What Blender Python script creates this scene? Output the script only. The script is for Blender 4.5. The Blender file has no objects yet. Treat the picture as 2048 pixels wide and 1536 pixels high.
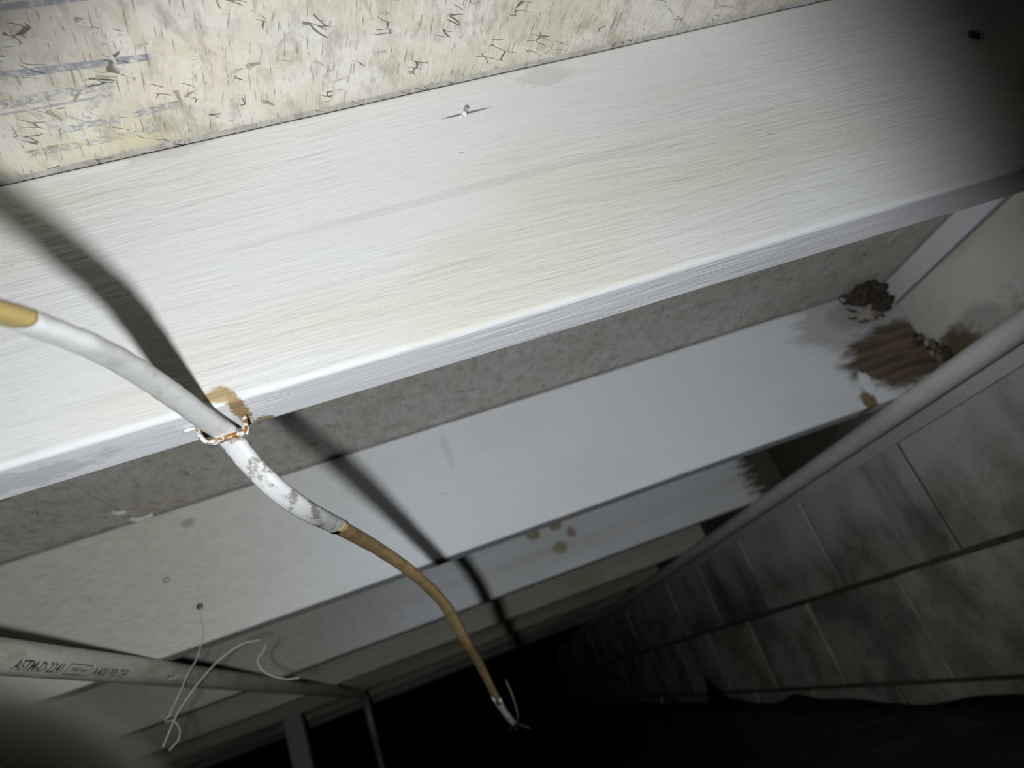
import bpy, bmesh, math, random
from mathutils import Vector, Matrix, noise

# ------------------------------------------------------------------ camera, world, light, exposure
scene = bpy.context.scene
COL = scene.collection
random.seed(7)

cam_data = bpy.data.cameras.new('camera')
cam_data.sensor_width = 36.0
cam_data.lens = 24.84
cam_data.clip_start = 0.005
cam_data.dof.use_dof = True
cam_data.dof.focus_distance = 0.43
cam_data.dof.aperture_fstop = 8.0
cam = bpy.data.objects.new('camera', cam_data)
COL.objects.link(cam)
CAM = Vector((0.3472, -0.3509, -0.1827))
RT = Vector((0.9378, -0.0510, -0.3434))
UP = Vector((0.2931, -0.4136, 0.8620))
FW = Vector((0.1860, 0.9090, 0.3730))
m = Matrix((RT, UP, -FW)).transposed().to_4x4()
m.translation = CAM
cam.matrix_world = m
scene.camera = cam

world = bpy.data.worlds.new('world')
scene.world = world
world.use_nodes = True
world.node_tree.nodes['Background'].inputs[0].default_value = (0.0, 0.0, 0.0, 1)
world.node_tree.nodes['Background'].inputs[1].default_value = 0.0

scene.view_settings.view_transform = 'Standard'
scene.view_settings.look = 'None'
scene.view_settings.gamma = 1.0
scene.view_settings.use_curve_mapping = False
scene.view_settings.exposure = 0.0
scene.cycles.max_bounces = 4
scene.cycles.diffuse_bounces = 3
scene.cycles.glossy_bounces = 2
scene.cycles.use_adaptive_sampling = True
scene.cycles.adaptive_threshold = 0.1
scene.cycles.adaptive_min_samples = 14
scene.cycles.use_light_tree = False
scene.cycles.caustics_reflective = False
scene.cycles.caustics_refractive = False

# the hand torch beside the camera: the only lamp in the crawl space
TORCH = Vector((0.290, -0.280, -0.176))
AZ, EL = math.radians(12), math.radians(23)
BEAM = Vector((math.sin(AZ) * math.cos(EL), math.cos(AZ) * math.cos(EL), math.sin(EL)))
spot = bpy.data.lights.new('torch_beam', 'SPOT')
spot.energy = 1.0
spot.shadow_soft_size = 0.007
spot.spot_size = math.radians(95)
spot.spot_blend = 0.38
spot.color = (0.94, 0.975, 1.0)
spot.use_nodes = True
nt = spot.node_tree
em = nt.nodes['Emission']
fo = nt.nodes.new('ShaderNodeLightFalloff')
fo.inputs['Strength'].default_value = 25.0
fo.inputs['Smooth'].default_value = 0.4   # narrow beam: spreads as if from a point well behind the lens
nt.links.new(fo.outputs['Quadratic'], em.inputs['Strength'])
so = bpy.data.objects.new('torch_beam', spot)
COL.objects.link(so)
so.location = TORCH
so.rotation_euler = BEAM.to_track_quat('-Z', 'Y').to_euler()

# ------------------------------------------------------------------ dimensions (metres)
H = 0.184          # joist depth
T = 0.038          # joist thickness
S = 0.6096         # joist spacing
WALLX = 1.189      # face of block wall and rim
X0 = -2.6          # far left end of what is built
FLOOR = -0.50

# ------------------------------------------------------------------ helpers
def tag(o, label=None, cat=None, group=None, kind=None):
    if label: o['label'] = label
    if cat: o['category'] = cat
    if group: o['group'] = group
    if kind: o['kind'] = kind
    return o

def obj(name, verts, faces, mat, parent=None, smooth=None, loc=(0, 0, 0)):
    me = bpy.data.meshes.new(name)
    me.from_pydata([tuple(v) for v in verts], [], faces)
    me.update()
    if smooth is True:
        for p in me.polygons: p.use_smooth = True
    elif smooth:
        for i in smooth: me.polygons[i].use_smooth = True
    if mat: me.materials.append(mat)
    o = bpy.data.objects.new(name, me)
    COL.objects.link(o)
    o.location = loc
    if parent: o.parent = parent
    return o

def empty(name, loc=(0, 0, 0)):
    o = bpy.data.objects.new(name, None)
    o.empty_display_size = 0.02
    COL.objects.link(o)
    o.location = loc
    return o

def rounded_profile(w, h, r, seg=5):
    """rounded rectangle in (a, b), a in 0..w, b in 0..h"""
    pts = []
    for cx, cy, a0 in ((w - r, r, -90), (w - r, h - r, 0), (r, h - r, 90), (r, r, 180)):
        for k in range(seg + 1):
            a = math.radians(a0 + 90 * k / seg)
            pts.append((cx + r * math.cos(a), cy + r * math.sin(a)))
    return pts

def bar_x(name, x0, x1, y0, y1, z0, z1, r, mat, parent=None, n=1, wob=0.0, loc=(0, 0, 0), seed=0):
    """board running along X with eased edges"""
    prof = rounded_profile(y1 - y0, z1 - z0, r)
    V, F, sm = [], [], []
    k = len(prof)
    for i in range(n + 1):
        x = x0 + (x1 - x0) * i / n
        for (a, b) in prof:
            d = wob * noise.noise(Vector((x * 9 + seed, a * 30, b * 14)))
            V.append((x, y0 + a + d, z0 + b + d * 0.6))
    for i in range(n):
        for j in range(k):
            a, b = i * k + j, i * k + (j + 1) % k
            if (j % 6) != 5: sm.append(len(F))
            F.append((a, a + k, b + k, b))
    F.append(tuple(range(k)))
    F.append(tuple(reversed([n * k + j for j in range(k)])))
    F = [tuple(reversed(f)) for f in F]
    return obj(name, V, F, mat, parent, sm, loc)

def box(name, lo, hi, mat, parent=None, bev=0.003, jit=0.0, rng=random):
    bm = bmesh.new()
    bmesh.ops.create_cube(bm, size=1)
    for v in bm.verts:
        v.co = Vector([lo[i] + (v.co[i] + .5) * (hi[i] - lo[i]) + rng.uniform(-jit, jit) for i in range(3)])
    if bev: bmesh.ops.bevel(bm, geom=bm.edges[:], offset=bev, segments=2, affect='EDGES', profile=0.6)
    me = bpy.data.meshes.new(name)
    bm.to_mesh(me); bm.free()
    me.materials.append(mat)
    o = bpy.data.objects.new(name, me)
    COL.objects.link(o)
    if parent: o.parent = parent
    return o

def catmull(pts, sub=8):
    pts = [Vector(p) for p in pts]
    P = [pts[0] * 2 - pts[1]] + pts + [pts[-1] * 2 - pts[-2]]
    out = []
    for i in range(1, len(P) - 2):
        for k in range(sub):
            t = k / sub
            a, b, c, d = P[i - 1], P[i], P[i + 1], P[i + 2]
            out.append(0.5 * ((2 * b) + (c - a) * t + (2 * a - 5 * b + 4 * c - d) * t * t + (3 * b - a - 3 * c + d) * t ** 3))
    out.append(pts[-1])
    return out

def sweep(name, path, wa, wb, mat, parent=None, side=Vector((1, 0, 0)), seg=14, roll=None, cap=True, ra=None):
    """sweep an ellipse-like section (half sizes wa along side, wb across) along path"""
    V, F = [], []
    n = len(path)
    prev = side
    for i, p in enumerate(path):
        t = (path[min(i + 1, n - 1)] - path[max(i - 1, 0)]).normalized()
        s = (prev - t * prev.dot(t))
        if s.length < 1e-6: s = t.orthogonal()
        s.normalize()
        prev = s
        u = t.cross(s)
        if roll:
            a = roll(i / (n - 1))
            s, u = s * math.cos(a) + u * math.sin(a), u * math.cos(a) - s * math.sin(a)
        f = ra(i / (n - 1)) if ra else 1.0
        for k in range(seg):
            a = 2 * math.pi * k / seg
            ca, sa = math.cos(a), math.sin(a)
            e = 0.75
            x = math.copysign(abs(ca) ** e, ca); y = math.copysign(abs(sa) ** e, sa)
            V.append(p + s * (x * wa * f) + u * (y * wb * f))
    for i in range(n - 1):
        for k in range(seg):
            a, b = i * seg + k, i * seg + (k + 1) % seg
            F.append((a, b, b + seg, a + seg))
    sm = list(range(len(F)))
    if cap:
        F.append(tuple(reversed(range(seg))))
        F.append(tuple((n - 1) * seg + k for k in range(seg)))
    return obj(name, V, F, mat, parent, sm)

def tube(name, path, r, mat, parent=None, seg=10, ra=None):
    return sweep(name, path, r, r, mat, parent, Vector((0.31, 0.2, 0.9)), seg, ra=ra)

def lathe(name, prof, mat, parent=None, seg=32, frame=None):
    """revolve (radius, axial) profile about local Z, placed by 4x4 frame"""
    V, F = [], []
    for (r, z) in prof:
        for k in range(seg):
            a = 2 * math.pi * k / seg
            v = Vector((r * math.cos(a), r * math.sin(a), z))
            V.append(frame @ v if frame else v)
    for i in range(len(prof) - 1):
        for k in range(seg):
            a, b = i * seg + k, i * seg + (k + 1) % seg
            F.append((a, b, b + seg, a + seg))
    sm = list(range(len(F)))
    F.append(tuple(reversed(range(seg))))
    F.append(tuple((len(prof) - 1) * seg + k for k in range(seg)))
    return obj(name, V, F, mat, parent, sm)

def lump(name, c, size, mat, parent=None, seed=0, rough=0.5, sub=3, freq=2.2):
    bm = bmesh.new()
    bmesh.ops.create_icosphere(bm, subdivisions=sub, radius=1)
    for v in bm.verts:
        d = 1 + rough * noise.fractal(v.co * freq + Vector((seed * 3.1, seed, 0)), 0.8, 2.0, 4)
        v.co = Vector((c[0] + v.co.x * size[0] * d, c[1] + v.co.y * size[1] * d, c[2] + v.co.z * size[2] * d))
    me = bpy.data.meshes.new(name)
    bm.to_mesh(me); bm.free()
    for p in me.polygons: p.use_smooth = True
    me.materials.append(mat)
    o = bpy.data.objects.new(name, me)
    COL.objects.link(o)
    if parent: o.parent = parent
    return o

# ------------------------------------------------------------------ node helpers
class G:
    def __init__(s, name):
        s.mat = bpy.data.materials.new(name)
        s.mat.use_nodes = True
        s.nt = s.mat.node_tree
        s.bsdf = s.nt.nodes['Principled BSDF']
        s.cache = {}
        s.P = s.n('ShaderNodeTexCoord').outputs['Object']
    def n(s, t, **kw):
        nd = s.nt.nodes.new(t)
        for k, v in kw.items(): setattr(nd, k, v)
        return nd
    def put(s, sock, v):
        if isinstance(v, bpy.types.NodeSocket): s.nt.links.new(v, sock)
        elif isinstance(v, (tuple, list)) and sock.type == 'RGBA': sock.default_value = (*v[:3], 1)
        else: sock.default_value = v
    def m(s, op, a, b=0.0, c=0.0, clamp=False):
        nd = s.n('ShaderNodeMath', operation=op, use_clamp=clamp)
        s.put(nd.inputs[0], a); s.put(nd.inputs[1], b); s.put(nd.inputs[2], c)
        return nd.outputs[0]
    def v(s, op, a, b=(0, 0, 0)):
        nd = s.n('ShaderNodeVectorMath', operation=op)
        s.put(nd.inputs[0], a); s.put(nd.inputs[1], b)
        return nd.outputs['Value'] if op in ('LENGTH', 'DOT_PRODUCT', 'DISTANCE') else nd.outputs['Vector']
    def map(s, vec, scale=(1, 1, 1), loc=(0, 0, 0), rot=(0, 0, 0)):
        if any(rot):                                   # turn first, stretch afterwards
            rn = s.n('ShaderNodeVectorRotate', rotation_type='Z_AXIS')
            s.put(rn.inputs['Vector'], vec); rn.inputs['Angle'].default_value = rot[2]
            vec = rn.outputs[0]
        nd = s.n('ShaderNodeMapping')
        s.put(nd.inputs['Vector'], vec)
        nd.inputs['Scale'].default_value = scale
        nd.inputs['Location'].default_value = loc
        return nd.outputs[0]
    def noise(s, vec, scale=5, detail=4, rough=.55, dist=0.0):
        nd = s.n('ShaderNodeTexNoise')
        s.put(nd.inputs['Vector'], vec)
        nd.inputs['Scale'].default_value = scale
        nd.inputs['Detail'].default_value = detail
        nd.inputs['Roughness'].default_value = rough
        nd.inputs['Distortion'].default_value = dist
        return nd.outputs[0]
    def vor(s, vec, scale=5, feature='F1', rnd=1.0):
        nd = s.n('ShaderNodeTexVoronoi', feature=feature)
        s.put(nd.inputs['Vector'], vec)
        nd.inputs['Scale'].default_value = scale
        nd.inputs['Randomness'].default_value = rnd
        return nd.outputs
    def rng(s, v, a, b, c=0.0, d=1.0):
        nd = s.n('ShaderNodeMapRange', interpolation_type='SMOOTHSTEP')
        s.put(nd.inputs[0], v)
        for i, q in enumerate((a, b, c, d)): nd.inputs[i + 1].default_value = q
        return nd.outputs[0]
    def mix(s, f, a, b, blend='MIX'):
        nd = s.n('ShaderNodeMix', data_type='RGBA', blend_type=blend)
        s.put(nd.inputs['Factor'], f)
        s.put(nd.inputs[6], a); s.put(nd.inputs[7], b)
        return nd.outputs[2]
    def sep(s, vec):
        nd = s.n('ShaderNodeSeparateXYZ'); s.put(nd.inputs[0], vec)
        return nd.outputs
    def ell(s, c, r, amp=0.8, nscale=40, soft=0.15, stretch=(1, 1, 1), vec=None):
        """1 inside a ragged ellipsoid round c"""
        d = s.v('LENGTH', s.v('DIVIDE', s.v('SUBTRACT', vec or s.P, c), r))
        key = (stretch, round(math.log2(nscale)))
        if key not in s.cache: s.cache[key] = s.noise(s.map(s.P, stretch), nscale, 3, .65)
        nz = s.cache[key]
        e = s.m('ADD', d, s.m('MULTIPLY', s.m('SUBTRACT', nz, .5), amp * 2))
        return s.rng(e, 1 - soft, 1 + soft, 1.0, 0.0)
    def bump(s, h, strength=.3, dist=.001, normal=None):
        nd = s.n('ShaderNodeBump')
        nd.inputs['Strength'].default_value = strength
        nd.inputs['Distance'].default_value = dist
        s.put(nd.inputs['Height'], h)
        if normal: s.put(nd.inputs['Normal'], normal)
        return nd.outputs[0]
    def out(s, col, rough=.6, normal=None, spec=.3, metal=0.0):
        b = s.bsdf
        s.put(b.inputs['Base Color'], col)
        s.put(b.inputs['Roughness'], rough)
        b.inputs['Specular IOR Level'].default_value = spec
        b.inputs['Metallic'].default_value = metal
        if normal: s.put(b.inputs['Normal'], normal)
        return s.mat

def painted_wood(name, paint=(.80, .80, .79), tint=(.74, .70, .55), tint_amt=.5, bare=(.30, .19, .09), bares_and_tones=(), darks=(), whites=(), under=(), grain=.5, seed=0.0, relief=1.0, pits=True, greyness=0.0):
    g = G(name)
    P = g.map(g.P, (1, 1, 1), (seed, seed * .37, seed * .11))
    warp = g.noise(g.map(P, (3, 8, 8)), 1.0, 2)
    comb = g.n('ShaderNodeCombineXYZ')
    x, y, z = g.sep(P)[:3]
    g.put(comb.inputs[0], x); g.put(comb.inputs[1], y)
    g.put(comb.inputs[2], g.m('ADD', z, g.m('MULTIPLY', g.m('SUBTRACT', warp, .5), .022)))
    Q = comb.outputs[0]
    fine = g.noise(g.map(Q, (48, 470, 470)), 1.0, 2, .6)
    mid = g.noise(g.map(Q, (10, 135, 135)), 1.0, 2, .6)
    coarse = g.noise(g.map(Q, (1.2, 26, 26)), 1.0, 1, .5) if greyness else None
    blot = g.noise(g.map(P, (2.2, 5, 5)), 1.6, 2, .55)
    col = g.mix(g.m('MULTIPLY', g.rng(blot, .45, .68), tint_amt), paint, tint)
    if greyness:
        col = g.mix(g.m('MULTIPLY', g.rng(coarse, .42, .62), greyness), col, (.36, .33, .27))
    line = g.m('MULTIPLY', g.rng(mid, .56, .72), .16 * grain)
    line2 = g.m('MULTIPLY', g.rng(fine, .58, .74), .24 * grain)
    col = g.mix(g.m('ADD', line, line2), col, (.34, .32, .28))
    for (c, r, amp, ns, st, wc) in under:
        col = g.mix(g.ell(c, r, amp, ns, .2, st), col, wc)
    barecol = g.mix(g.rng(mid, .4, .62), bare, tuple(c * .55 for c in bare))
    for (c, r, amp, ns, st, bc) in bares_and_tones:
        mk = g.ell(c, r, amp, ns, .22, st)
        bb = barecol if bc is None else g.mix(g.rng(fine, .4, .65), bc, tuple(q * .84 for q in bc))
        col = g.mix(mk, col, bb)
    for (c, r, amp, ns, st, wc) in whites:
        col = g.mix(g.ell(c, r, amp, ns, .2, st), col, wc)
    for (c, r, amp, ns, st, a) in darks:
        col = g.mix(g.m('MULTIPLY', g.ell(c, r, amp, ns, .25, st), a), col, (.05, .045, .04))
    height = g.m('ADD', g.m('MULTIPLY', fine, .45), g.m('MULTIPLY', mid, 1.0))
    # the wood shows as broken short ridges rather than everywhere
    pat = g.rng(warp, .38, .62, .25, 1.0)
    nrm = g.bump(g.m('MULTIPLY', height, pat), .75 * relief, .0011)
    if pits:
        vz = g.vor(g.map(P, (60, 140, 140)), 1.0)
        pit = g.m('MULTIPLY', g.rng(vz['Distance'], .06, .14, 1.0, 0.0), g.rng(g.noise(P, 30, 1), .66, .70))
        col = g.mix(g.m('MULTIPLY', pit, .6), col, (.16, .12, .08))
        nrm = g.bump(g.m('MULTIPLY', pit, -1.0), .6, .001, nrm)
    return g.out(col, .62, nrm, .25)

def plain(name, col, rough=.6, metal=0.0, var=.25, scale=60, bump=.2, spec=.3, dark=None):
    g = G(name)
    nz = g.noise(g.P, scale, 5, .6)
    c2 = dark or tuple(c * (1 - var) for c in col)
    return g.out(g.mix(g.rng(nz, .38, .66), col, c2), rough, g.bump(nz, bump, .0008), spec, metal)

# ------------------------------------------------------------------ materials
ST = (1, 6, 6)
M_J1 = painted_wood('paint_bright_joist', paint=(.80, .80, .79), tint=(.70, .68, .54), tint_amt=.60, seed=0.0, relief=1.35,
    under=[((.3, .019, -.006), (9, .05, .0075), .05, 60, (1, 1, 1), (.90, .90, .93))],
    bares_and_tones=[((.2690, .0, .0055), (.0075, .010, .0045), .65, 250, (.6, 1.6, 1.6), (.50, .37, .20)),
           ((.2755, .012, .0), (.0042, .020, .006), .75, 300, (1, 1, 1), (.42, .30, .16)),
           ((.283, .034, .0), (.006, .005, .004), .9, 420, (1, 1, 1), (.36, .29, .18))],
    darks=[((.4576, 0, .1548), (.016, .01, .0010), .25, 120, (1, 1, 1), .75),
           ((.27, 0, .184), (.028, .02, .010), .9, 60, (1.5, 2, 3), .16),
           ((.52, 0, .171), (.020, .02, .008), .9, 60, (1.5, 2, 3), .14),
           ((.45, 0, .095), (.15, .01, .0030), .5, 22, (1, 3, 3), .10),
           ((.135, .019, .0), (.07, .012, .01), 1.0, 150, (.5, 1, 1), .25)])
M_J2 = painted_wood('paint_second_joist', paint=(.66, .68, .71), tint=(.58, .57, .53), tint_amt=.35, seed=3.3, grain=.35, relief=.7,
    bare=(.135, .098, .066),
    bares_and_tones=[((1.115, 0, .145), (.115, .08, .055), .55, 26, (.5, 2.4, 2.4), (.44, .44, .45)),
           ((1.150, 0, .064), (.105, .08, .055), .55, 48, (.4, 1.6, 1.6), None),
           ((1.050, 0, .010), (.012, .05, .016), .7, 130, (1, 1, 1), (.20, .15, .09)),
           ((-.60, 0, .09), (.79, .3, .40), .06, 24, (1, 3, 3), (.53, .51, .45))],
    whites=[((1.062, 0, .037), (.010, .05, .019), .75, 130, (1, 1, 1), (.66, .68, .71))],
    darks=[((1.13, 0, .15), (.07, .05, .03), .5, 30, (1, 3, 3), .30),
           ((.0608, 0, .160), (.010, .02, .006), .4, 90, (1, 1, 1), .35),
           ((.42, 0, .145), (.006, .02, .03), .5, 40, (1, 1, 1), .12)])
KN = [((.5864, 0, .1009), (.016, .05, .014), .25, 60, (1, 1, 1), (.30, .27, .18)),
      ((.6403, 0, .1033), (.016, .05, .012), .25, 60, (1, 1, 1), (.30, .27, .18)),
      ((.6685, 0, .0766), (.010, .05, .012), .25, 60, (1, 1, 1), (.33, .26, .22)),
      ((.6324, 0, .0528), (.017, .05, .013), .3, 60, (1, 1, 1), (.32, .29, .20))]
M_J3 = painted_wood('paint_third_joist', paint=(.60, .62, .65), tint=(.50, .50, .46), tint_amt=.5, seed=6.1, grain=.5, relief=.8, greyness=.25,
    bares_and_tones=KN + [((1.23, 0, .06), (.125, .1, .18), .5, 60, (.4, 1.6, 1.6), (.075, .062, .045)), ((-.60, 0, .09), (.83, .3, .40), .08, 24, (1, 3, 3), (.42, .40, .36))], pits=False)  # knots, then a dark brown tone at the wall end and tan at left
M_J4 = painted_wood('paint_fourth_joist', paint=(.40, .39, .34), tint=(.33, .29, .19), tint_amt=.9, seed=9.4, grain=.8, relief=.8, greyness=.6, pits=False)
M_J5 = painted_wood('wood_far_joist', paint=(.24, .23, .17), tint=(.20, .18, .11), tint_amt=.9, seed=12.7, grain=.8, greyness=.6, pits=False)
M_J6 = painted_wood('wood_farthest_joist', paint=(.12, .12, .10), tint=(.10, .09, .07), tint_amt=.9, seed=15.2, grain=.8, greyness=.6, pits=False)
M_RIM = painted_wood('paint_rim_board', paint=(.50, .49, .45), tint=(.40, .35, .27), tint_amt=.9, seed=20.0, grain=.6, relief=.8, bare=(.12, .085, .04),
    bares_and_tones=[((2.60, .036, .08), (1.28, .3, .5), .06, 30, (1, 1, 2), (.055, .047, .034)),
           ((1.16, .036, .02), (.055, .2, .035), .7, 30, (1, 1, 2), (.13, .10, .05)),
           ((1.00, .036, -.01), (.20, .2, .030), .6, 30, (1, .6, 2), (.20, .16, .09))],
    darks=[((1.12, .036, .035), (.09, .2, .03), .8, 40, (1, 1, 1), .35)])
M_RIMTOP = painted_wood('paint_rim_strip', paint=(.52, .53, .55), tint=(.44, .44, .42), tint_amt=.5, seed=24.0, grain=.4, relief=.6)
M_SILL = painted_wood('wood_sill', paint=(.47, .48, .50), tint=(.40, .40, .40), tint_amt=.5, seed=28.0, grain=.8, pits=False)

def osb_material(name, raw, paint, paint_amt, prints=(), stains=(), seed=0.0):
    g = G(name)
    P = g.map(g.P, (1, 1, 1), (seed, seed * .7, 0))
    lays = []
    dst = g.n('ShaderNodeTexNoise'); g.put(dst.inputs['Vector'], P); dst.inputs['Scale'].default_value = 70; dst.inputs['Detail'].default_value = 1
    wob = g.v('MULTIPLY', g.v('SUBTRACT', dst.outputs['Color'], (.5, .5, .5)), (.7, .7, 0))
    for k, (ang, sx, sy) in enumerate(((1.35, 26, 120), (.7, 34, 130), (-.5, 30, 125))):
        q = g.v('ADD', g.map(P, (sx, sy, 1), (k * 3.7, k * 1.9, k), (0, 0, ang)), wob)
        vv = g.vor(q, 1.0)
        rgb = g.n('ShaderNodeSeparateColor'); g.put(rgb.inputs[0], vv['Color'])
        lays.append((rgb.outputs[0], rgb.outputs[1], vv['Distance']))
    top, colr, edge = lays[0]
    for (t2, c2, e2) in lays[1:]:
        sel = g.m('GREATER_THAN', t2, top)
        def pick(a, b):
            return g.m('ADD', g.m('MULTIPLY', a, g.m('SUBTRACT', 1.0, sel)), g.m('MULTIPLY', b, sel))
        colr, edge = pick(colr, c2), pick(edge, e2)
        top = g.m('MAXIMUM', top, t2)
    grn = g.noise(g.v('ADD', g.map(P, (60, 620, 1), (0, 0, 0), (0, 0, 1.35)), g.map(wob, (1.5, 1.5, 1))), 1.0, 2)
    wood = g.mix(colr, raw, tuple(c * .80 for c in raw))
    wood = g.mix(g.m('MULTIPLY', g.rng(grn, .45, .7), .35), wood, tuple(c * .5 for c in raw))
    for (c, r, cc, a) in stains:
        wood = g.mix(g.m('MULTIPLY', g.ell(c, r, .75, 26, .5), a), wood, cc)
    pn = g.noise(P, 9, 3, .65)
    mott = g.noise(g.map(P, (1, .45, 1)), 75, 3, .7)
    pfac = g.m('MULTIPLY', g.m('ADD', .55, g.m('MULTIPLY', g.rng(pn, .3, .6), .45)), paint_amt)
    pfac = g.m('MULTIPLY', pfac, g.m('SUBTRACT', 1.0, g.m('MULTIPLY', colr, .25)), clamp=True)
    col = g.mix(pfac, wood, paint)
    col = g.mix(g.m('MULTIPLY', g.rng(mott, .46, .70), .45), col, (.25, .22, .17))
    ink_n = g.noise(P, 160, 2, .7)
    for (x0, y0, x1, y1, w, pitch, ink, a) in prints:
        d = Vector((x1 - x0, y1 - y0, 0)); L = d.length; d.normalize()
        rel = g.v('SUBTRACT', g.P, (x0, y0, 0))
        along = g.v('DOT_PRODUCT', rel, tuple(d))
        across = g.v('DOT_PRODUCT', rel, (-d.y, d.x, 0))
        mk = g.m('MULTIPLY', g.rng(g.m('ABSOLUTE', across), w * .42, w * .58, 1, 0), g.m('MULTIPLY', g.rng(along, 0, .004), g.rng(along, L - .004, L, 1, 0)))
        mk = g.m('MULTIPLY', mk, g.rng(ink_n, .32, .56, .15, 1.0))
        if pitch:
            cell = g.n('ShaderNodeCombineXYZ'); g.put(cell.inputs[0], g.m('DIVIDE', along, pitch)); g.put(cell.inputs[1], g.m('DIVIDE', across, w * .55))
            mk = g.m('MULTIPLY', mk, g.rng(g.noise(cell.outputs[0], 1.3, 1), .42, .52, .12, 1.0))
        col = g.mix(g.m('MULTIPLY', mk, a), col, ink)
    ve = g.vor(g.v('ADD', g.map(P, (48, 150, 1), (5, 2, 0), (0, 0, -.5)), wob), 1.0, 'DISTANCE_TO_EDGE')
    crack = g.m('MULTIPLY', g.rng(ve['Distance'], .008, .035, 1.0, 0.0), g.rng(g.noise(P, 42, 2), .575, .63))
    crack = g.m('MAXIMUM', crack, g.m('MULTIPLY', g.rng(grn, .62, .72), .5))
    col = g.mix(g.m('MULTIPLY', crack, .8), col, (.07, .06, .045))
    h = g.m('ADD', g.m('MULTIPLY', top, .8), g.m('MULTIPLY', grn, .5))
    h = g.m('SUBTRACT', h, g.m('MULTIPLY', crack, .9))
    nrm = g.bump(h, .8, .0012)
    return g.out(col, .75, nrm, .2)

INK = (.24, .26, .31)
M_OSB_NEAR = osb_material('osb_raw_printed', (.58, .49, .33), (.77, .75, .69), .82,
    prints=[(.2250, -.1030, .2719, -.1004, .0040, 0, INK, .75),
            (.2000, -.0682, .2874, -.0607, .0046, 0, INK, .85),
            (.2000, -.0500, .2610, -.0488, .0060, .0040, INK, .65),
            (.1900, -.0442, .2594, -.0421, .0016, 0, INK, .65),
            (.2174, -.0253, .2549, -.0253, .0050, .0050, INK, .65),
            (.2599, -.0258, .2913, -.0268, .0050, .0060, INK, .75),
            (.1950, -.0139, .2740, -.0119, .0055, .0055, INK, .50)],
    stains=[((.265, -.085, 0), (.03, .03, 1), (.40, .26, .12), .8),
            ((.31, -.045, 0), (.035, .02, 1), (.60, .41, .17), .7),
            ((.225, -.01, 0), (.05, .010, 1), (.62, .50, .18), .8),
            ((.215, -.095, 0), (.05, .04, 1), (.27, .22, .16), .85),
            ((.35, -.09, 0), (.03, .018, 1), (.58, .47, .22), .6)])
M_OSB_FAR = osb_material('osb_painted', (.50, .44, .33), (.62, .62, .61), .85, seed=4.2,
    stains=[((1.02, .55, 0), (.09, .06, 1), (.34, .26, .17), .8), ((-.1, .5, 0), (.15, .2, 1), (.42, .36, .24), .6)])
M_STRAND = plain('osb_strand', (.46, .40, .29), .75, var=.35, scale=90, bump=.4)
M_STRAND_P = plain('osb_strand_painted', (.60, .58, .52), .75, var=.25, scale=90, bump=.4)

def block_material(name, base, dark, over, seed, amt=.6):
    g = G(name)
    P = g.map(g.P, (1, 1, 1), (seed, seed * 1.3, seed * .7))
    a = g.noise(P, 7, 5, .6); b = g.noise(P, 120, 4, .7)
    col = g.mix(g.rng(a, .40, .62), base, dark)
    col = g.mix(g.m('MULTIPLY', g.rng(b, .5, .7), .45), col, tuple(c * .45 for c in dark))
    z = g.sep(g.P)[2]
    top = g.rng(g.m('ADD', z, g.m('MULTIPLY', g.m('SUBTRACT', g.noise(g.P, 6, 4), .5), .32)), -.22, -.04)
    col = g.mix(g.m('MULTIPLY', top, amt), col, over)
    streak = g.rng(g.noise(g.map(g.P, (1, 6, 2.2)), 1.0, 4), .56, .70)
    col = g.mix(g.m('MULTIPLY', streak, .45), col, (.07, .05, .03))
    return g.out(col, .85, g.bump(g.m('ADD', b, g.m('MULTIPLY', a, .4)), .5, .0016), .2)
M_BLK = [block_material('concrete_block_a', (.34, .33, .29), (.18, .17, .14), (.56, .57, .61), 1.0),
         block_material('concrete_block_b', (.28, .27, .23), (.13, .13, .11), (.52, .53, .57), 5.0),
         block_material('concrete_block_c', (.36, .34, .29), (.21, .19, .15), (.54, .54, .57), 9.0)]
M_MORTAR = plain('mortar', (.075, .066, .045), .9, var=.5, scale=80, bump=.5)
M_DIRT = plain('soil', (.045, .036, .028), .95, var=.6, scale=30, bump=.8)

def plastic_sheet_mat():
    g = G('black_plastic')
    a = g.noise(g.P, 12, 4); d = g.noise(g.P, 180, 3, .7)
    col = g.mix(g.m('MULTIPLY', g.rng(d, .64, .72), g.rng(a, .45, .65)), (.007, .007, .0075), (.09, .08, .065))
    return g.out(col, g.rng(a, .3, .7, .38, .6), g.bump(a, .3, .004), .35)
M_PLASTIC = plastic_sheet_mat()

def pvc_mat(name, col, dirt, amt, seed):
    g = G(name)
    P = g.map(g.P, (1, 1, 1), (seed, seed, seed))
    a = g.noise(g.map(P, (3, 1, 3)), 14, 5, .65); b = g.noise(P, 240, 3, .7)
    c = g.mix(g.m('MULTIPLY', g.rng(a, .48, .66), amt), col, dirt)
    c = g.mix(g.m('MULTIPLY', g.rng(b, .62, .7), .5), c, tuple(q * .4 for q in dirt))
    return g.out(c, .5, g.bump(b, .12, .0005), .35)
M_PVC = pvc_mat('pvc_cream', (.62, .60, .52), (.36, .33, .24), .6, 1.0)
M_PVC2 = pvc_mat('pvc_grey_white', (.55, .55, .54), (.40, .39, .36), .5, 3.0)
M_INK = plain('pipe_print', (.035, .04, .05), .7, var=.4, scale=900, bump=0.0, dark=(.12, .12, .11))
M_INK2 = plain('pipe_print_faint', (.20, .20, .20), .7, var=.3, scale=900, bump=0.0)

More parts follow.
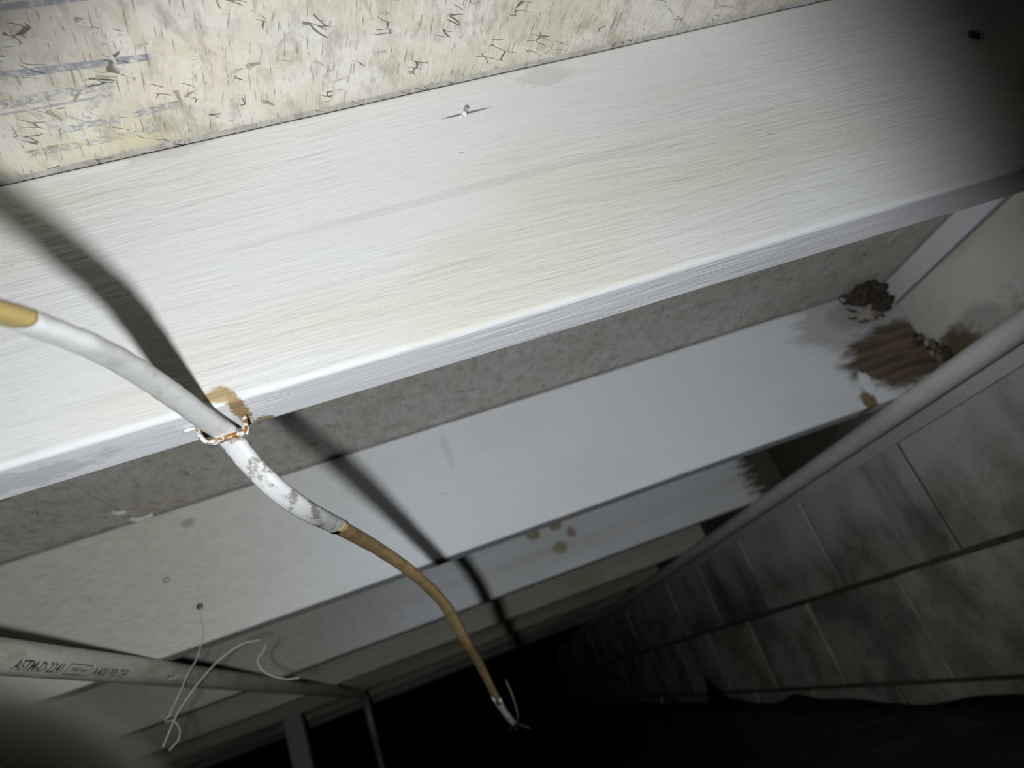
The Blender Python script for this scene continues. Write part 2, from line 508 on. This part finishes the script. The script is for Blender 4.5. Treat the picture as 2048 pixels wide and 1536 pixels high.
def sheath_mat(name, col, under, amt, rough=.45, seed=0.0):
    g = G(name)
    P = g.map(g.P, (1, 1, 1), (seed, seed, 0))
    a = g.noise(g.map(P, (1, .6, 1)), 95, 5, .65)
    b = g.noise(P, 420, 3, .6)
    c = g.mix(g.m('MULTIPLY', g.rng(a, .50, .62), amt), col, under)
    return g.out(c, rough, g.bump(g.m('ADD', b, a), .25, .0006), .4)
M_SHEATH = sheath_mat('cable_paint', (.90, .90, .88), (.62, .58, .50), .4)
M_SHEATH_FAR = sheath_mat('cable_paint_flaking', (.74, .74, .74), (.26, .24, .21), .9, .5, 2.0)
M_BARE = sheath_mat('cable_sheath_tan', (.40, .28, .13), (.25, .18, .09), .7, .42, 5.0)
M_BARE_L = sheath_mat('cable_sheath_cream', (.62, .47, .18), (.72, .68, .50), .9, .42, 7.0)
M_COPPER = plain('dull_copper', (.12, .10, .09), .4, .6)

def rust_mat():
    g = G('painted_rusty_steel')
    a = g.noise(g.P, 260, 4, .6)
    r = g.mix(g.noise(g.P, 700, 3), (.50, .24, .04), (.22, .08, .02))
    return g.out(g.mix(g.rng(a, .46, .53), (.80, .80, .78), r), .6, g.bump(a, .5, .0008), .3)
M_RUST = rust_mat()
M_NAIL = plain('dark_nail_steel', (.10, .10, .09), .5, .5, var=.5, scale=500)
M_NAILP = plain('nail_grey_painted', (.42, .42, .40), .6, var=.4, scale=400)
M_DRIP = plain('white_paint_drip', (.82, .82, .80), .5, var=.08, scale=200)
M_WIRE = plain('thin_pale_wire', (.55, .54, .50), .4, var=.2, scale=300)
M_MUD = plain('dark_mud', (.060, .048, .034), .95, var=.6, scale=140, bump=.7)
M_MUD2 = plain('brown_mud', (.15, .12, .07), .95, var=.6, scale=160, bump=.7)
M_FLAKE = plain('curled_paint_flake', (.34, .30, .27), .8, var=.4, scale=200)
M_POST = painted_wood('post_wood', paint=(.22, .24, .22), tint=(.16, .17, .14), tint_amt=.9, seed=31.0, grain=.6, pits=False)
M_POLE = plain('dull_metal_pole', (.30, .31, .31), .5, .4)
M_TORCH = plain('torch_grey_metal', (.78, .78, .75), .6, 0.0, var=.1, scale=40, bump=.05)
M_TORCH_D = plain('torch_dark_grip', (.05, .05, .05), .7, 0.0, var=.2, scale=40)
g = G('torch_lens')
M_LENS = g.out((.9, .92, .95), .1, None, .5)
g.bsdf.inputs['Emission Color'].default_value = (.95, .98, 1, 1)
g.bsdf.inputs['Emission Strength'].default_value = 3.0
M_LENS.cycles.emission_sampling = 'NONE'

# ------------------------------------------------------------------ setting: ceiling (OSB deck), floor, wall
ceil = empty('ceiling', (0, 0, H + .003))
tag(ceil, 'oriented strand board subfloor above the joists', None, kind='structure')
SEAM = -.003
panels = [('osb_panel', SEAM + .0012, 1.24, -.62, -0.0, M_OSB_NEAR), ('osb_panel', X0, SEAM - .0012, -.62, -0.0, M_OSB_NEAR),
          ('osb_panel', SEAM + .0012, 1.24, .0, 1.2362, M_OSB_FAR), ('osb_panel', X0, SEAM - .0012, .0, 1.2362, M_OSB_FAR),
          ('osb_panel', X0, 1.24, 1.2382, 2.455, M_OSB_FAR), ('osb_panel', X0, 1.24, 2.457, 4.6, M_OSB_FAR)]
P0 = []
for (nm, xa, xb, ya, yb, mt) in panels:
    o = obj(nm, [(xa, ya, 0), (xb, ya, 0), (xb, yb, 0), (xa, yb, 0), (xa, ya, .018), (xb, ya, .018), (xb, yb, .018), (xa, yb, .018)],
            [(3, 2, 1, 0), (4, 5, 6, 7), (0, 1, 5, 4), (1, 2, 6, 5), (2, 3, 7, 6), (3, 0, 4, 7)], mt, ceil)
    P0.append(o)
# strands lifting off the board: thin chips, one end raised
chip_meshes = []
rr = random.Random(3)
for k in range(8):
    L = rr.uniform(.006, .018); w = rr.uniform(.0018, .0055); lift = rr.uniform(.0003, .0010); n = 4
    V, F = [], []
    for i in range(n + 1):
        t = i / n
        zz = -.00015 - lift * t * t
        wv = w * (1 - .55 * t) * rr.uniform(.8, 1.1)
        for sx in (-1, 1):
            V.append((L * (t - .5), sx * wv / 2 + rr.uniform(-.0003, .0003), zz))
            V.append((L * (t - .5), sx * wv / 2, zz - .0004))
    for i in range(n):
        a = i * 4
        F += [(a, a + 4, a + 6, a + 2), (a + 1, a + 3, a + 7, a + 5), (a, a + 1, a + 5, a + 4), (a + 2, a + 6, a + 7, a + 3)]
    F += [(0, 2, 3, 1), (n * 4, n * 4 + 1, n * 4 + 3, n * 4 + 2)]
    for mt in (M_STRAND, M_STRAND_P):
        me = bpy.data.meshes.new('wood_strand'); me.from_pydata(V, [], F); me.update(); me.materials.append(mt)
        chip_meshes.append(me)
def chip(x, y, a, k, par, sc=1.0):
    o = bpy.data.objects.new('wood_strand', chip_meshes[k]); COL.objects.link(o)
    o.parent = par; o.location = (x, y, 0); o.rotation_euler = (0, 0, a); o.scale = (sc, sc, sc)
for i in range(80):
    u = rr.random()
    x = .17 + .62 * u ** 1.5; y = rr.uniform(-.15, -.006)
    chip(x, y, rr.choice((rr.gauss(-.35, .35), rr.gauss(1.3, .5), rr.uniform(0, 6.28))), 2 * rr.randrange(8) + (1 if rr.random() < .35 + u else 0), P0[0], rr.uniform(.6, 1.2))
for i in range(70):
    x = rr.uniform(.0, 1.15); y = rr.uniform(.30, .60)
    chip(x, y, rr.uniform(0, 6.28), 2 * rr.randrange(8) + 1, P0[2], rr.uniform(.7, 1.4))
for i in range(14):
    chip(rr.uniform(-.25, -.02), rr.uniform(.40, .60), rr.uniform(0, 6.28), 2 * rr.randrange(8), P0[3], rr.uniform(.7, 1.4))
# long pale splinters by the rim and caulk squeezed from the seam
for (x, y, a, s_) in ((1.098, .450, .9, 1.6), (1.106, .447, 2.4, 1.4), (.70, .42, 1.9, 1.5)):
    chip(x, y, a, 5, P0[2], s_)
sp = tube('caulk_blob', catmull([(-.010, .556, -.002), (-.004, .560, -.004), (.002, .566, -.003), (-.002, .573, -.002)], 5), .0028, M_STRAND_P, ceil, 8)
sp = tube('caulk_blob', catmull([(-.004, .594, -.003), (.004, .602, -.005), (.013, .603, -.004), (.022, .604, -.003)], 5), .0032, M_STRAND_P, ceil, 8)

floor = obj('floor', [(X0, -.9, FLOOR - .02), (1.19, -.9, FLOOR - .02), (1.19, 7, FLOOR - .02), (X0, 7, FLOOR - .02)], [(0, 1, 2, 3)], M_DIRT)
tag(floor, 'bare dark soil of the crawl space', None, kind='structure')

wall = obj('wall_right', [(WALLX + .0035, -.9, -.70), (WALLX + .0035, 7, -.70), (WALLX + .0035, 7, -.0415), (WALLX + .0035, -.9, -.0415),
                          (WALLX + .2, -.9, -.70), (WALLX + .2, 7, -.70), (WALLX + .2, 7, -.0415), (WALLX + .2, -.9, -.0415)],
           [(3, 2, 1, 0), (4, 5, 6, 7), (3, 0, 4, 7), (2, 3, 7, 6), (1, 2, 6, 5), (0, 1, 5, 4)], M_MORTAR)
tag(wall, 'grey concrete block wall with recessed mortar joints', None, kind='structure')
rb = random.Random(11)
for c in range(4):
    zt = -.0405 - .2032 * c
    off = .799 + (.2032 if c % 2 else 0.0)
    for k in range(-3, 14):
        ya = off + .4064 * k
        if ya > 6.4: continue
        prot = rb.uniform(-.0015, .002)
        box('block', (WALLX - .001 + prot, ya + .005, zt - .1982), (WALLX + .02, ya + .4014, zt - (.005 if c else -.0005)), M_BLK[(k * 2 + c + rb.randrange(2)) % 3], wall, .0016, .0010, rb)

sill = bar_x('sill_plate', 0, 7.3, 0, .14, 0, .038, .0008, M_SILL)
sill.rotation_euler = (0, 0, math.pi / 2)
sill.location = (WALLX + .139, -.7, -.0395)
tag(sill, 'dark wooden sill plate on top of the block wall', 'sill plate')

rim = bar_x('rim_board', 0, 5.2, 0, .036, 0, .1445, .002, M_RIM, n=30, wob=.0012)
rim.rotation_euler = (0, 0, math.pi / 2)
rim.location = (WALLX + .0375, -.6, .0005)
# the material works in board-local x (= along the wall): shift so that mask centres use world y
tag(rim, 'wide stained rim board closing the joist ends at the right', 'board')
rims = bar_x('rim_strip', 0, 5.2, 0, .042, 0, .0355, .002, M_RIMTOP, n=30, wob=.001)
rims.rotation_euler = (0, 0, math.pi / 2)
rims.location = (WALLX + .040, -.6, .1485)
tag(rims, 'narrow grey strip above the rim board, under the subfloor', 'board')

# ------------------------------------------------------------------ joists
jl = ['nearest white-painted joist, brightest, with the cable stapled under its edge',
      'second white-painted joist from the front, bare brown patch at its right end',
      'third joist from the front, greyish paint with four yellow knots',
      'fourth joist from the front, thin olive paint over bare wood',
      'fifth joist from the front, dim and nearly bare wood',
      'sixth joist from the front, almost lost in the dark',
      'seventh joist from the front, at the dark back of the crawl space',
      'white-painted joist behind the camera, out of the picture']
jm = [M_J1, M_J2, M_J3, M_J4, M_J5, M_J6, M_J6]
J = []
for i in (0, 1, 2, 3, 4, 5, 6, -1):
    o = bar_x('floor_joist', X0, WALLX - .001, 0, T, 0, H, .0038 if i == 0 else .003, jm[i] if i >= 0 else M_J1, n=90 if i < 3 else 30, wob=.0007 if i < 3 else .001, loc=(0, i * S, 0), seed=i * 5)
    tag(o, jl[i], 'joist', 'floor joists')
    J.append(o)

def nail(par, x, z, r, mat, y=0.0, ring=None):
    fr = Matrix.Translation((x, y, z)) @ Matrix.Rotation(math.radians(90), 4, 'X')
    o = lathe('nail', [(r * .4, -.003), (r, -.0002), (r, .0006), (r * .75, .0011), (r * .2, .0012)], mat, par, 16, fr)
    if ring:
        V, F = [], []
        for i in range(20):
            a = 2 * math.pi * i / 20
            for k in range(6):
                b = 2 * math.pi * k / 6
                q = ring + .0012 * math.cos(b)
                V.append((x + q * math.cos(a), y - .0003 - .0009 * math.sin(b), z + q * math.sin(a) * .8))
        for i in range(20):
            for k in range(6):
                F.append((i * 6 + k, i * 6 + (k + 1) % 6, ((i + 1) % 20) * 6 + (k + 1) % 6, ((i + 1) % 20) * 6 + k))
        obj('paint_ring', V, F, M_NAILP, o, True)
    return o
nail(J[0], .8406, .1163, .0042, M_NAIL, ring=.0062)
nl = tube('nail', catmull([(.4565, .002, .1550), (.4575, -.0020, .1556), (.4585, -.0042, .1563)], 4), .0013, M_NAILP, J[0], 10)
lump('paint_drip', (.4560, -.0020, .1535), (.0017, .0016, .0024), M_DRIP, nl, 2, .3, 2)
lump('paint_drip', (.4535, -.0010, .1525), (.0008, .0009, .0017), M_DRIP, nl, 5, .3, 2)
nail(J[1], .023, .0937, .0050, M_NAILP)
nail(J[1], .0573, .0463, .0042, M_NAIL)

# ------------------------------------------------------------------ pipes
def pipe_y(name, x, z, r, y0, y1, mat, label, sag=0.0):
    e = empty(name, (x, y0, z))
    tag(e, label, 'pipe')
    seg, n = 32, 40
    V, F = [], []
    for i in range(n + 1):
        y = (y1 - y0) * i / n
        for k in range(seg):
            a = 2 * math.pi * k / seg
            V.append((r * math.cos(a), y, r * math.sin(a) - sag * math.sin(math.pi * i / n)))
    for i in range(n):
        for k in range(seg):
            a, b = i * seg + k, i * seg + (k + 1) % seg
            F.append((a, a + seg, b + seg, b))
    F = [tuple(reversed(f)) for f in F]
    sm = list(range(len(F)))
    obj('tube', V, F, mat, e, sm)
    return e
PX, PZ, PR = .0007, -.0172, .0143
pl = pipe_y('water_pipe', PX, PZ, PR, -.5, 2.35, M_PVC, 'cream plastic water pipe with black printed lettering at the lower left')
pr = pipe_y('water_pipe', 1.092, -.0175, .0165, -.6, 4.4, M_PVC2, 'pale grey plastic pipe running beside the block wall at the right')

def wrap_text(txt, y0, length, height, theta_mid, mat, parent, shear=.28, bold=0.012):
    cu = bpy.data.curves.new('lettering', 'FONT')
    cu.body = txt
    cu.size = 1.0
    cu.offset = bold
    cu.resolution_u = 2
    to = bpy.data.objects.new('lettering_tmp', cu)
    COL.objects.link(to)
    dg = bpy.context.evaluated_depsgraph_get()
    me = bpy.data.meshes.new_from_object(to.evaluated_get(dg))
    bpy.data.objects.remove(to)
    bm = bmesh.new(); bm.from_mesh(me)
    bmesh.ops.triangulate(bm, faces=bm.faces[:])
    bmesh.ops.subdivide_edges(bm, edges=[e for e in bm.edges if e.calc_length() > .12], cuts=2)
    xs = [v.co.x for v in bm.verts]; ys = [v.co.y for v in bm.verts]
    xa, xb, ya, yb = min(xs), max(xs), min(ys), max(ys)
    R = PR + .00025
    for v in bm.verts:
        vv = ((v.co.y - ya) / (yb - ya) - .5) * height
        uu = (v.co.x - xa) / (xb - xa) * length + shear * vv
        th = theta_mid + vv / R
        v.co = Vector((R * math.cos(th), y0 + uu + .5, R * math.sin(th)))
    bm.to_mesh(me); bm.free()
    me.name = 'lettering'
    me.materials.clear(); me.materials.append(mat)
    o = bpy.data.objects.new('lettering', me); COL.objects.link(o); o.parent = parent
    return o
TH = math.radians(-45)
wrap_text('ASTM-D-2241', .281, .073, .0094, TH, M_INK, pl)['label'] = 'slanted black print on the pipe'
wrap_text('NSF-pw', .370, .029, .0045, TH, M_INK, pl, bold=.02)
wrap_text('A400 PSI 73F', .410, .074, .0086, TH, M_INK, pl)
wrap_text('3/4', .590, .022, .0050, TH + .1, M_INK2, pl)
V, F = [], []
def strip(ya, va, yb, vb, w, nn=8):
    R = PR + .00025
    base = len(V)
    for i in range(nn + 1):
        t = i / nn
        y = ya + (yb - ya) * t; v = va + (vb - va) * t
        dy, dv = (0, w) if abs(yb - ya) > abs(vb - va) * 1.2 else (w, 0)
        for s_ in (-1, 1):
            th = TH + (v + s_ * dv / 2) / R
            yy = y + s_ * dy / 2
            V.append((R * math.cos(th), yy + .5, R * math.sin(th)))
    for i in range(nn):
        a = base + 2 * i
        F.append((a, a + 1, a + 3, a + 2))
hb = .0050
strip(.3635, hb, .4055, hb, .0009); strip(.3605, -hb, .4025, -hb, .0009)
strip(.3635, hb, .3605, -hb, .0012); strip(.4055, hb, .4025, -hb, .0012)
obj('lettering_frame', V, F, M_INK, pl)

# ------------------------------------------------------------------ cable stapled under the first joist
ce = empty('electric_cable', (.264, .019, -.0065))
tag(ce, 'flat electric cable, white-painted then tan, drooping from the brightest joist', 'cable')
path_all = [(.221, -.235, -.050), (.2335, -.185, -.0335), (.2429, -.1449, -.0220), (.2460, -.1322, -.0200), (.2515, -.1105, -.0172), (.2540, -.0830, -.0122), (.2556, -.0555, -.0085),
            (.2575, -.032, -.0070), (.2612, .0035, -.0066), (.2638, .0180, -.0072), (.2662, .0255, -.0125), (.2712, .0330, -.0248), (.2807, .0440, -.0415), (.2904, .0680, -.0509),
            (.2999, .1155, -.0521), (.3162, .1905, -.0577), (.3343, .2528, -.0728), (.3507, .3278, -.0943), (.3597, .4105, -.1229), (.3687, .5074, -.1462), (.3805, .64, -.1943), (.3919, .72, -.2216)]
off = Vector((.264, .019, -.0065))
sm = [p - off for p in catmull(path_all, 8)]
def piece(a, b): return sm[int(a * 8): int(b * 8) + 1]
RW, RTK = .0065, .0034
wobr = lambda t: 1 + .05 * noise.noise(Vector((t * 20, 1, 2)))
sweep('bare_patch', piece(0, 2.45), RW, RTK, M_BARE_L, ce, roll=lambda t: .25, ra=wobr)
sweep('painted_sheath', piece(2.375, 9.25), RW, RTK, M_SHEATH, ce, roll=lambda t: .25 * (1 - t), ra=wobr)
sweep('flaking_sheath', piece(9.125, 14.0), RW, RTK, M_SHEATH_FAR, ce, roll=lambda t: .15 * t, ra=wobr)
sweep('tan_sheath', piece(13.875, 19.9), RW, RTK, M_BARE, ce, roll=lambda t: .15 + .75 * t, ra=wobr)
sweep('painted_tip', piece(19.75, 21.0), RW, RTK, M_SHEATH_FAR, ce, roll=lambda t: .9, ra=wobr)
tip = sm[-1]
for dx, dy, dz in ((.004, .02, -.012), (.022, .02, -.016), (-.006, .016, -.009)):
    tube('conductor', catmull([tip + Vector((dx * .1, -.004, 0)), tip + Vector((dx * .5, dy * .5, dz * .5)), tip + Vector((dx, dy, dz))], 5), .0016, M_COPPER, ce, 8)
tube('conductor', catmull([tip + Vector((.004, -.004, 0)), tip + Vector((.010, .004, .004)), tip + Vector((.012, .008, .03)), tip + Vector((.010, .010, .055))], 5), .0013, M_COPPER, ce, 8)

se = empty('cable_staple', (.264, .019, -.0115))
tag(se, 'rusty white-painted staple holding the cable to the joist edge', 'staple')
cx = [(-.0125, -.002, .0100), (-.0120, -.002, .0052), (-.0098, -.0015, .0010), (-.0045, -.001, -.0004), (.0030, 0, .0006), (.0085, .001, .0006), (.0108, .0015, .0035), (.0114, .002, .0105)]
sweep('crown', catmull(cx, 6), .0026, .0014, M_RUST, se, Vector((0, 1, 0)), 10)
lump('paint_blob', (.0108, .0015, .0030), (.0020, .0020, .0034), M_DRIP, se, 3, .4, 2)
lump('paint_blob', (-.0050, -.0015, -.0008), (.0030, .0020, .0013), M_DRIP, se, 6, .4, 2)
lump('paint_flake', (-.0165, -.003, .0100), (.0040, .0016, .0012), M_DRIP, se, 8, .5, 2)

# ------------------------------------------------------------------ thin wires at the lower left
W1 = [(0.0584, 0.607, 0.0475), (0.0573, 0.6039, 0.0281), (0.0586, 0.6007, 0.0115), (0.0541, 0.5976, -0.0028), (0.0464, 0.5945, -0.0186), (0.0349, 0.5913, -0.0326), (0.0245, 0.5882, -0.0495), (0.0147, 0.5851, -0.0633), (0.0106, 0.5819, -0.0714), (0.0068, 0.5788, -0.0744), (0.0098, 0.5757, -0.0777), (0.0171, 0.5725, -0.0781), (0.0227, 0.5694, -0.0856), (0.0251, 0.5663, -0.0946), (0.0222, 0.5631, -0.1027), (0.013, 0.56, -0.1093)]
W2 = [(0.0105, 0.55, -0.1047), (0.0179, 0.5544, -0.0916), (0.0264, 0.5588, -0.0768), (0.0402, 0.5631, -0.0613), (0.0553, 0.5675, -0.0479), (0.0737, 0.5719, -0.0345), (0.0917, 0.5762, -0.0259), (0.1092, 0.5806, -0.0216), (0.1259, 0.585, -0.0236)]
W3 = [(0.1309, 0.585, -0.0316), (0.1267, 0.5871, -0.0372), (0.119, 0.5893, -0.0422), (0.1164, 0.5914, -0.049), (0.1198, 0.5936, -0.0586), (0.1289, 0.5957, -0.0678), (0.1418, 0.5979, -0.0761), (0.1587, 0.6, -0.0809)]
W4 = [(0.0061, 0.6, -0.0266), (0.0146, 0.6, -0.0291), (0.0237, 0.6, -0.0282), (0.0323, 0.594, -0.0300), (0.0349, 0.5913, -0.0326)]
w = tube('thin_wire', catmull(W1, 6), .00060, M_WIRE, None, 8)
tag(w, 'thin pale wire hanging from a nail, its end curled in a loop', 'wire', 'thin wires')
tube('wire_tail', catmull(W4, 6), .00060, M_WIRE, w, 8)
w = tube('thin_wire', catmull(W2, 6), .00070, M_WIRE, None, 8)
tag(w, 'thin pale wire arching over the printed pipe', 'wire', 'thin wires')
w = tube('thin_wire', catmull(W3, 6), .00070, M_WIRE, None, 8)
tag(w, 'short hooked pale wire under the third joist', 'wire', 'thin wires')

# ------------------------------------------------------------------ mud and debris in the corner of the second joist
me_ = empty('mud_clump', (1.13, .595, .165))
tag(me_, 'dark ragged mud clump between second joist, subfloor and rim strip', 'mud')
lump('clump', (0, -.005, .005), (.030, .016, .014), M_MUD, me_, 1, .7, 4, 1.8)
lump('clump', (.024, .002, -.012), (.016, .012, .016), M_MUD, me_, 4, .7, 4, 1.8)
lump('crust', (-.004, .010, -.022), (.026, .005, .013), M_FLAKE, me_, 7, .6, 4, 2.0)
for k, (x, z, a, L) in enumerate(((-.030, -.014, 2.9, .020), (-.034, -.024, 3.2, .022), (-.020, -.033, 3.3, .026), (-.036, .003, 2.7, .016), (.010, -.036, 2.8, .022))):
    p0 = Vector((x + L / 2, .010, z)); d = Vector((math.cos(a), 0, math.sin(a)))
    sweep('shred', catmull([p0, p0 + d * L * .5 + Vector((0, -.004, 0)), p0 + d * L + Vector((0, -.009, .002))], 4), .0030, .0008, M_MUD, me_, Vector((0, 0, 1)), 8, ra=lambda t: 1 - .6 * t)
md = empty('mud_crumbs', (1.172, .588, .045))
tag(md, 'brown dirt crumbs stuck at the end of the second joist', 'dirt')
for k in range(9):
    lump('crumb', (rb.uniform(-.004, .013), rb.uniform(-.022, .014), rb.uniform(-.040, .030)), (rb.uniform(.004, .009),) * 2 + (rb.uniform(.005, .012),), M_MUD2 if k % 3 else M_MUD, md, k, .7, 2, 2.0)

# ------------------------------------------------------------------ posts in the dark behind
post = bar_x('wood_post', 0, .515, 0, .038, 0, .064, .003, M_POST, n=8, wob=.001)
post.rotation_euler = (0, math.radians(90), 0)
post.location = (-.286, 2.40, -.0005)
tag(post, 'pale wooden post standing in the dark under the far joists', 'post')
pe = empty('metal_pole', (-.028, 2.62, FLOOR - .02))
tag(pe, 'thin metal pole standing beside the wooden post', 'pole')
tube('pole', [Vector((-.004, 0, 0)), Vector((-.003, 0, .36))], .0095, M_POLE, pe, 14)
tube('pole_sleeve', [Vector((-.003, 0, .34)), Vector((0, 0, .52))], .0125, M_POLE, pe, 14)

# ------------------------------------------------------------------ black plastic ground sheet, lapped up the wall
NX, NY = 60, 130
V, F = [], []
def lap(y):
    e = -.478 + .006 * math.sin(y * 9) + .010 * noise.noise(Vector((y * 4, 3, 1)))
    e += .098 * math.exp(-((y - 2.43) / .10) ** 2) if y < 2.43 else .098 * math.exp(-((y - 2.43) / .05) ** 2)
    e += .02 * math.exp(-((y - 1.72) / .1) ** 2)
    return e
for j in range(NY + 1):
    y = -.85 + 7.8 * (j / NY) ** 1.25
    for i in range(NX + 1):
        u = i / NX
        if u < .85:
            x = X0 + (1.165 - X0) * (1 - (1 - u / .85) ** 1.6)
            fall = min(1, (1.165 - x) / .05)
            wr = noise.fractal(Vector((x * 3.2 + y * 1.4, y * 5.5 - x * 2, 0)), .9, 2.1, 5)
            ridge = 1 - abs(noise.noise(Vector((x * 4 + y * 3, y * 4 - x * 3, 4))))
            z = FLOOR + .004 + fall * (.010 * wr + .020 * max(0, ridge - .72) * 2)
        else:
            t = (u - .85) / .15
            top = lap(y)
            x = 1.165 + .018 * min(1, t * 2.2) + .002 * noise.noise(Vector((y * 14, t * 3, 2)))
            z = FLOOR + .004 + (top - FLOOR - .004) * t ** 1.2
        V.append((x, y, z))
for j in range(NY):
    for i in range(NX):
        a = j * (NX + 1) + i
        F.append((a, a + 1, a + NX + 2, a + NX + 1))
ps = obj('ground_sheet', V, F, M_PLASTIC, None, True)
tag(ps, 'black wrinkled plastic sheet over the ground, lapped up the block wall', 'plastic sheet')
sol = ps.modifiers.new('thickness', 'SOLIDIFY'); sol.thickness = .0012; sol.offset = -1

# ------------------------------------------------------------------ the hand lamp itself, out of focus in the corner
te = empty('hand_lamp', tuple(TORCH))
tag(te, 'blurred grey rounded hand lamp in the lower left corner', 'lamp')
def housing(name, secs, mat, parent):
    """rounded-rectangle sections (half width, half height, corner radius, distance along the beam)"""
    ax = BEAM
    sx = (RT - ax * RT.dot(ax)).normalized(); sy = ax.cross(sx) * -1
    if sy.dot(UP) < 0: sy = -sy
    V, F = [], []
    for (a, b, r, d) in secs:
        for (px, py) in rounded_profile(2 * a, 2 * b, r, 7):
            V.append(sx * (px - a) + sy * (py - b) + ax * d)
    k = len(V) // len(secs)
    for i in range(len(secs) - 1):
        for j in range(k):
            F.append((i * k + j, i * k + (j + 1) % k, (i + 1) * k + (j + 1) % k, (i + 1) * k + j))
    sm = list(range(len(F)))
    F.append(tuple(reversed(range(k)))); F.append(tuple((len(secs) - 1) * k + j for j in range(k)))
    return obj(name, V, F, mat, parent, sm)
housing('body', [(.022, .010, .009, -.060), (.031, .0140, .012, -.055), (.0335, .0165, .0140, -.040), (.0345, .0175, .0150, -.0125)], M_TORCH, te)
housing('bezel', [(.0345, .0175, .0150, -.0130), (.0372, .0186, .0165, -.0115), (.0378, .0190, .0170, -.0065), (.0368, .0182, .0160, -.0040), (.030, .0135, .012, -.0035)], M_TORCH, te)
housing('grip', [(.010, .008, .007, -.150), (.012, .010, .009, -.145), (.012, .010, .009, -.058)], M_TORCH_D, te)
housing('lens', [(.028, .0118, .0105, -.0035), (.028, .0118, .0105, -.0028)], M_LENS, te)
